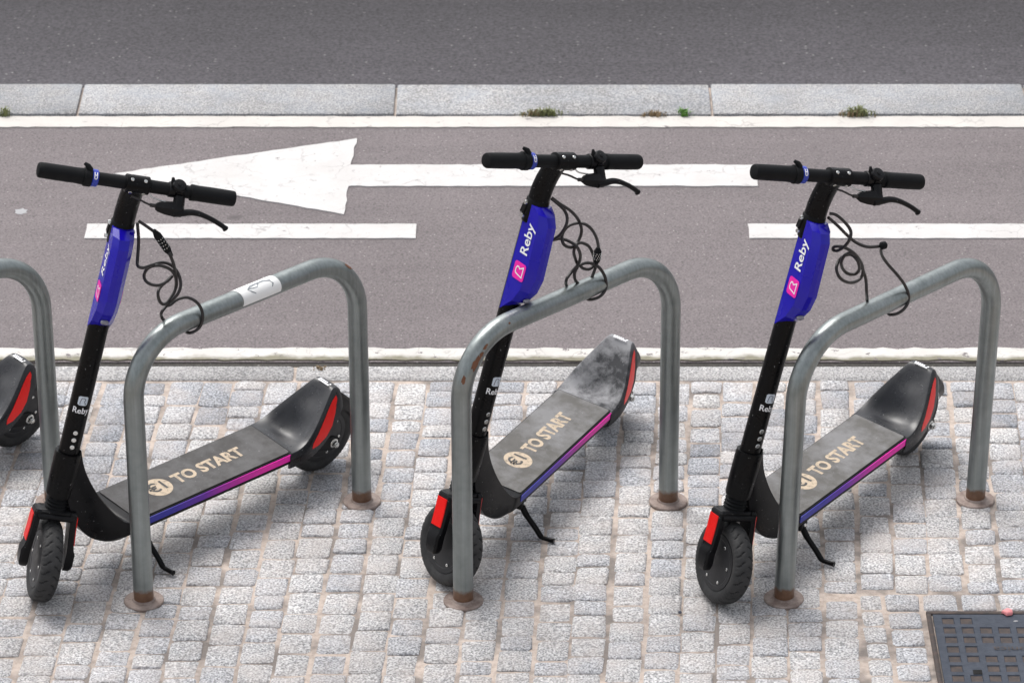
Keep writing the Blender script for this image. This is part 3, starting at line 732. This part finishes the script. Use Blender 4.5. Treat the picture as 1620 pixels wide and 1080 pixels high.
    rr = [.0098-.0036*min(1, k/14) for k in range(len(P_))]; rr[-1] = .0070; rr[-2] = .0082; rr[-3] = .0076
    m.tube(P_, rr, 10).build('brake_lever', MAT['plastic'], brk, 50)
    m = MB(); P_ = crom([hp(.050, .030, -.038), hp(.030, .030, -.034), hp(.005, .028, -.026), hp(-.012, .020, -.024)], 5); m.tube(P_, .0027, 8)
    cyl(m, hp(.036, .030, -.036), LY, .0048, .016, 10); m.build('brake_cable', MAT['cable'], brk, 50)
    m = MB(); m.tube(crom([hp(.085, .022, -.026), hp(.060, .020, -.024), hp(.042, .016, -.022), hp(.034, .012, -.016)], 4), .0020, 8); m.build('bell_wire', MAT['chrome'], brk, 50)
    m = MB(); ringed(.078, .094, .0195, m); bl = (FX*.62+AX*.78).normalized()
    c0 = hp(.100, 0, 0)+bl*.016
    u = LY; v = bl.cross(u); m.loft([[c0+bl*z+u*(r*math.cos(2*math.pi*k/24))+v*(r*math.sin(2*math.pi*k/24)) for k in range(24)] for z, r in ((0, .015), (.003, .0175), (.010, .0175), (.0145, .0145), (.0155, .006), (.0175, .0055), (.018, .002))])
    m.tube([hp(.086, .004, .016), hp(.084, .004, .027), hp(.083, .001, .033)], [.006, .005, .003], 8)
    bell = m.build('bell', MAT['plastic'], root, 40); steer.append(bell)
    # blue front panel
    prof = [(.752, -.004), (.786, .044), (.822, .072), (.862, .083), (1.0, .077), (1.022, .064), (1.036, .036)]
    rings = []
    for L, f in prof:
        f0 = -.006; fm = f0+(f-f0)*.72; W0 = .0268; hw = .0130
        rings.append([st(L, f0, -W0), st(L, fm, -W0), st(L, f-.001, -hw), st(L, f+.001, 0), st(L, f-.001, hw), st(L, fm, W0), st(L, f0, W0)])
    pan = MB().loft(rings).build('front_panel', MAT['blue'], root, 16); steer.append(pan)
    for sg in (-1, 1):
        yf = sg*(.0268+.0012)
        def fl(v, L0, f0):               # reads upwards; letters' tops to the rear on the right flank, to the front on the left one
            return st(L0+v.x, f0+sg*v.y, yf)
        vs, fs = text_polys('Reby', .041, .016); mesh_obj('lettering', [fl(v, .950, .031) for v in vs], fs, MAT['white'], pan, 0)
        m = MB(); m.prism(rrect(.0225, .0225, .0075, 4), 0, .0008, lambda a, b, h: st(.866+a, .031+b, sg*(.0268+.0008+h))); em = m.build('emblem', MAT['pink'], pan, 30)
        vs, fs = stroke([(x*.031, y*.031) for x, y in EMBLEM], .0032); mesh_obj('emblem_mark', [fl(v, .866, .031)+LY*sg*.0010 for v in vs], fs, MAT['white'], pan, 0)
    m = MB(); c0 = st(.793, .059); ax_ = (FX*.80-AX*.60).normalized(); u = LY; v = ax_.cross(u)
    m.loft([[c0+ax_*z+u*(r*1.35*math.cos(2*math.pi*k/20))+v*(r*math.sin(2*math.pi*k/20)) for k in range(20)] for z, r in ((-.006, .0075), (-.001, .0075), (.001, .006), (.0018, .003))]); m.build('headlight', MAT['glass'], pan, 40)
    # suspension boot, fork crown, legs, front wheel
    m = MB(); rings = []
    for k in range(25):
        L = .243+.046*k/24; r = .0275+.0022*math.sin(2*math.pi*5*k/24); rings.append(ell(L, 0, r, r, 24))
    boot = m.loft(rings).build('suspension_boot', MAT['matte'], root, 60); steer.append(boot)
    m = MB(); rot = Matrix((FX, LY, AX)).transposed()
    m.box(st(.235, .004), (.022, .047, .0125), rot, .004)
    cyl(m, st(.231, .026, -.046), LY, .0085, .092, 12, .0085)
    fork = m.build('fork', MAT['plastic'], root, 40); steer.append(fork)
    ax0 = Vector((0, 0, WR)); top = st(.246, .004); dirv = (ax0-top); ln = dirv.length; dirv.normalize(); wdv = LY.cross(dirv).normalized()
    for sg in (-1, 1):
        m = MB(); rings = []
        for t, y, ht, hw in ((0, .0455, .0065, .021), (.04, .0465, .0085, .025), (.35, .049, .0085, .0255), (.62, .0525, .0085, .025), (.72, .0545, .0095, .024), (.80, .0575, .0115, .0225), (1.02, .0575, .0115, .021), (1.10, .0565, .010, .016), (1.14, .055, .008, .010)):
            c = top+dirv*(ln*t)+LY*(sg*y); rings.append([c+LY*(sg*a*ht)+wdv*(b*hw) for a, b in ((-1, -1), (.5, -1), (1, -.8), (1, .8), (.5, 1), (-1, 1))])
        leg = m.loft(rings).build('fork_leg', MAT['plastic'], fork, 30)
        m = MB(); rings = []
        for t, y, ht in ((.09, .0472, .0085), (.35, .049, .0085), (.62, .0525, .0085)):
            c = top+dirv*(ln*t)+LY*(sg*(y+ht)); hw = .0195
            rings.append([c+wdv*(-hw)+LY*sg*.0002, c+wdv*(-hw+.001)+LY*sg*.0022, c+wdv*(hw-.001)+LY*sg*.0022, c+wdv*hw+LY*sg*.0002])
        m.loft(rings).build('reflector', MAT['lens'], fork, 30)
    fw = wheel(0, 'front_wheel', root); steer.append(fw)
    return root, steer
proto, steer0 = make_scooter()
for o in steer0: o['steer'] = 1
def copy_tree(o, parent=None):
    c = o.copy(); COL.objects.link(c); c.parent = parent
    for ch in list(o.children): copy_tree(ch, c)
    return c
poses = [(-1.2062, 9.2429, -2.3665, .1354, .9986), (-.1895, 9.3138, -2.0509, .1669, 1.0924), (.504, 9.2267, -2.1949, .1278, 1.0636)]
q0 = unproj(530.6, 702, .1); q1 = unproj(55.7, 668, .1)
poses.append((poses[0][0]+q1.x-q0.x, poses[0][1]+q1.y-q0.y, -2.3665+.02, .1354, .9986))
slabels = ['black electric scooter with blue stem panel locked to the hoop that bears the sticker',
           'dusty black electric scooter with grey scuffed rear fender, the middle one',
           'black electric scooter with blue stem panel nearest the manhole cover',
           'black electric scooter at the left edge, only its rear fender and wheel showing']
roots = []
for i in range(4):
    roots.append(proto if i == 0 else copy_tree(proto))
for i, (X, Y, psi, lam, de) in enumerate(poses):
    r = roots[i]; tag(r, slabels[i], 'scooter', 'shared electric scooters parked at the hoops')
    S_ = Matrix.Translation(A0) @ Matrix.Rotation(de, 4, AX) @ Matrix.Translation(-A0)
    B = Matrix.Translation((X, Y, 0)) @ Matrix.Rotation(psi, 4, 'Z') @ Matrix.Rotation(-lam, 4, 'X')
    fwv = rwv = None
    for ch in r.children:
        if ch.get('steer'): ch.matrix_local = S_
        b = ch.name.split('.')[0]
        if b == 'front_wheel': fwv = ch
        if b == 'rear_wheel': rwv = ch
    zf = min((B @ S_ @ v.co).z for v in fwv.data.vertices); zr = min((B @ v.co).z for v in rwv.data.vertices)
    # settle both tyres on the paving: lift plus a tiny pitch
    pit = math.atan2(zr-zf, .9536)
    r.matrix_world = Matrix.Translation((0, 0, -zf+.0)) @ Matrix.Translation((X, Y, 0)) @ Matrix.Rotation(psi, 4, 'Z') @ Matrix.Rotation(pit*-1, 4, 'Y') @ Matrix.Rotation(-lam, 4, 'X')
    if i == 2:
        for ch in r.children:
            if ch.name.split('.')[0] == 'deck_mat': ch.data = ch.data.copy(); ch.data.materials[0] = MAT['grip_dusty']
    if i == 1:
        for ch in r.children:
            b = ch.name.split('.')[0]
            if b in ('deck_mat', 'rear_fender'):
                ch.data = ch.data.copy(); ch.data.materials[0] = MAT['grip_dusty' if b == 'deck_mat' else 'fender_dusty']
                ch['label'] = 'scuffed deck mat grey with dust' if b == 'deck_mat' else 'rear fender whitened with dust and scuffs'
for o in bpy.data.objects:
    if 'steer' in o: del o['steer']
# ------------------------------------------------------------------ cable locks
bpy.context.view_layer.update()
def bar_y(i, u):                            # world Y of hoop i's level bar at pixel column u
    best = None
    for k in range(61):
        s = k/60*HL; p = Vector((feet[i][0], feet[i][1], HH))+hdir*s
        dd = p.y*math.cos(PITCH)-(p.z-CH)*math.sin(PITCH); uu = 810+FPX*p.x/dd
        if best is None or abs(uu-u) < best[0]: best = (abs(uu-u), p.y)
    return best[1]
def cable(i, hoop, off, sc, front1, around, front2, barrel, label, knob=False):
    """front1: collar -> hoop (behind its top edge); around: from under the bar round its camera side and up; front2: back to the collar"""
    r = roots[i]; colw = r.matrix_world @ (Matrix.Translation(A0) @ Matrix.Rotation(poses[i][4], 4, AX) @ Matrix.Translation(-A0)) @ st(1.03, .03, .02)
    px = lambda p: (off[0]+p[0]/sc, off[1]+p[1]/sc)
    vtop = px(front1[0])[1]; pts = []
    def along(P, rev=False):
        vb = px(P[-1] if not rev else P[0])[1]; out = []
        for k, p in enumerate(P):
            u, v = px(p); t = max(0, min(1, (v-vtop)/(vb-vtop))); yb = bar_y(hoop, u)
            y = colw.y*(1-t)+yb*t + .016*math.sin(k*1.1)*(1 if .1 < t < .9 else 0)
            out.append((u, v, y, t))
        return out
    for u, v, y, t in along(front1): pts.append(unproj(u, v, Y=y+.03*(t > .93)))
    ub, vb = px(front1[-1]); uu, vu = px(around[0])
    pts.append(unproj((ub*.62+uu*.38), (vb*.62+vu*.38), Y=bar_y(hoop, ub)+.040))
    pts.append(unproj((ub*.25+uu*.75), (vb*.25+vu*.75)-2, Y=bar_y(hoop, uu)+.036))
    for k, p in enumerate(around):
        u, v = px(p); pts.append(unproj(u, v, Y=bar_y(hoop, u)-(.006, .030, .036, .036, .034, .022, .010, 0, 0, 0)[min(k, 9)]))
    for u, v, y, t in along(front2, True): pts.append(unproj(u, v, Y=y))
    c = tag(MB().tube(crom(pts, 5), .0041, 8).build('cable_lock', MAT['cable'], None, 60), label, 'cable lock', 'cable locks tying the scooters to the hoops')
    a, b = [unproj(*px(p), Y=(colw.y*.55+bar_y(hoop, px(p)[0])*.45)) for p in barrel]
    m = MB(); dv = (b-a); m.tube([a-dv*.15, a, a+dv*.12, a+dv*.88, b, b+dv*.2], [.0045, .0075, .0098, .0098, .0075, .0045], 14); brl = m.build('lock_barrel', MAT['matte'], c, 40)
    m = MB()
    if not knob:
        for k in range(4):
            cc = a+dv*(.28+.15*k); dn = dv.normalized(); u_ = dn.orthogonal().normalized(); v_ = dn.cross(u_)
            for q in range(10):
                an = 2*math.pi*q/10+k*.2; e = u_*math.cos(an)+v_*math.sin(an); cyl(m, cc+e*.0094, e, .0016, .0012, 5)
        m.build('code_digits', MAT['chrome'], brl, 0)
    return c
cable(0, 1, (200, 320), 4.906,
      [(85, 165), (95, 300), (87, 430), (88, 492), (130, 508), (200, 487), (280, 467), (350, 490), (400, 550), (422, 630), (405, 700), (360, 755), (310, 805), (275, 850), (272, 885), (300, 922)],
      [(475, 1010), (520, 1005), (570, 965), (592, 900), (582, 830), (540, 770), (470, 738), (400, 752), (340, 795)],
      [(320, 790), (375, 690), (385, 600), (360, 540), (310, 505), (240, 490), (170, 510), (138, 560), (150, 610), (200, 640), (260, 642), (320, 610), (352, 575), (310, 615), (262, 660), (245, 710), (260, 770), (295, 790), (345, 740), (388, 650), (382, 560), (366, 480), (340, 410), (320, 365), (285, 300), (240, 250), (190, 210), (140, 175), (95, 145)],
      [(228, 238), (330, 385)], 'black cable combination lock wound round the hoop with the sticker')
cable(1, 2, (850, 290), 5.4,
      [(120, 130), (180, 180), (230, 230), (255, 290), (245, 360), (195, 440), (135, 484), (190, 473), (260, 490), (320, 525), (350, 560), (368, 620), (350, 690), (290, 760), (250, 820), (252, 878)],
      [(440, 992), (520, 975), (570, 930), (590, 870), (575, 790), (530, 720), (480, 690), (420, 680), (368, 700), (400, 730), (450, 730)],
      [(490, 680), (470, 590), (430, 530), (370, 508), (330, 530), (312, 590), (330, 660), (345, 705), (318, 770), (330, 835), (385, 868), (450, 830), (490, 740), (510, 660), (522, 560), (510, 480), (470, 400), (410, 350), (340, 340), (260, 370), (212, 440), (225, 520), (290, 547), (345, 500), (378, 410), (355, 320), (290, 240), (200, 180), (125, 125)],
      [(518, 565), (506, 668)], 'black cable lock tangled above the middle hoop with rust patches')
cable(2, 3, (1290, 320), 5.4,
      [(120, 95), (180, 110), (250, 170), (300, 240), (295, 310), (250, 375), (190, 412), (150, 405), (165, 378), (230, 380), (310, 420), (370, 480), (405, 560), (395, 635), (350, 675), (280, 685), (210, 645), (180, 570), (200, 500), (250, 455), (310, 450), (360, 500), (375, 570), (340, 612), (280, 610), (235, 570), (222, 510), (260, 445), (330, 440), (385, 540), (415, 600), (432, 670), (436, 740), (440, 800), (450, 855)],
      [(640, 960), (720, 940), (780, 880), (797, 800), (765, 710), (700, 620)],
      [(620, 530), (572, 460), (560, 410), (575, 372), (530, 378), (440, 380), (350, 345), (270, 280), (190, 200), (110, 130)],
      [(560, 372), (600, 365)], 'black cable lock with small coils on the hoop nearest the manhole cover', True)
# ------------------------------------------------------------------ weeds in the kerb joint
def weed(u, v, w, h, n, mat, label, seed, name='weed', z=.0):
    rnd = random.Random(seed); c = unproj(u, v, z); m = MB()
    o = empty(name, (c.x, c.y, z)); tag(o, label, 'weed', 'weeds in the paving joints')
    for k in range(n):
        x = rnd.gauss(0, w*.38); y = rnd.uniform(-.012, .012); L = .72*h*rnd.uniform(.4, 1.15)*math.exp(-(x/w)**2); a = rnd.uniform(0, 6.28); le = rnd.uniform(.2, 1.1)*L; t = rnd.uniform(.0008, .002)
        dx, dy = math.cos(a)*le, math.sin(a)*le*.6
        p = [Vector((x, y, -.008)), Vector((x+dx*.4, y+dy*.4, L*.7)), Vector((x+dx, y+dy, L*rnd.uniform(.55, 1)))]
        sd = Vector((-math.sin(a), math.cos(a), 0))*t
        m.add([p[0]-sd, p[0]+sd, p[1]+sd*1.2, p[1]-sd*1.2, p[2]], [(0, 1, 2, 3), (3, 2, 4)])
    half = len(m.f)
    tag(m.build('blades', mat, o, 0), kind='stuff')
    return o
weed(860, 181, .075, .035, 170, MAT['grass'], 'wide low tuft of olive weeds at the kerb above the middle scooter', 1)
weed(845, 181, .05, .025, 60, MAT['straw'], 'dry straw coloured weeds beside the wide olive tuft at the kerb', 2)
weed(1035, 182, .06, .022, 80, MAT['straw'], 'thin brownish strip of weeds along the kerb left of the bright tuft', 3)
weed(1082, 181, .022, .032, 60, MAT['grass_fresh'], 'small bright green tuft of grass at the kerb', 4)
weed(1358, 181, .062, .042, 150, MAT['grass'], 'olive tuft of weeds at the kerb above the right hand scooter', 5)
weed(1350, 182, .06, .028, 60, MAT['straw'], 'dry stalks mixed into the right hand tuft of weeds', 6)
weed(6, 181, .03, .035, 60, MAT['grass'], 'green tuft of grass at the kerb on the left edge of the photo', 7)
weed(506, 584, .025, .014, 60, MAT['straw'], 'little dry brown tuft in the joint beside the edging stones', 8)
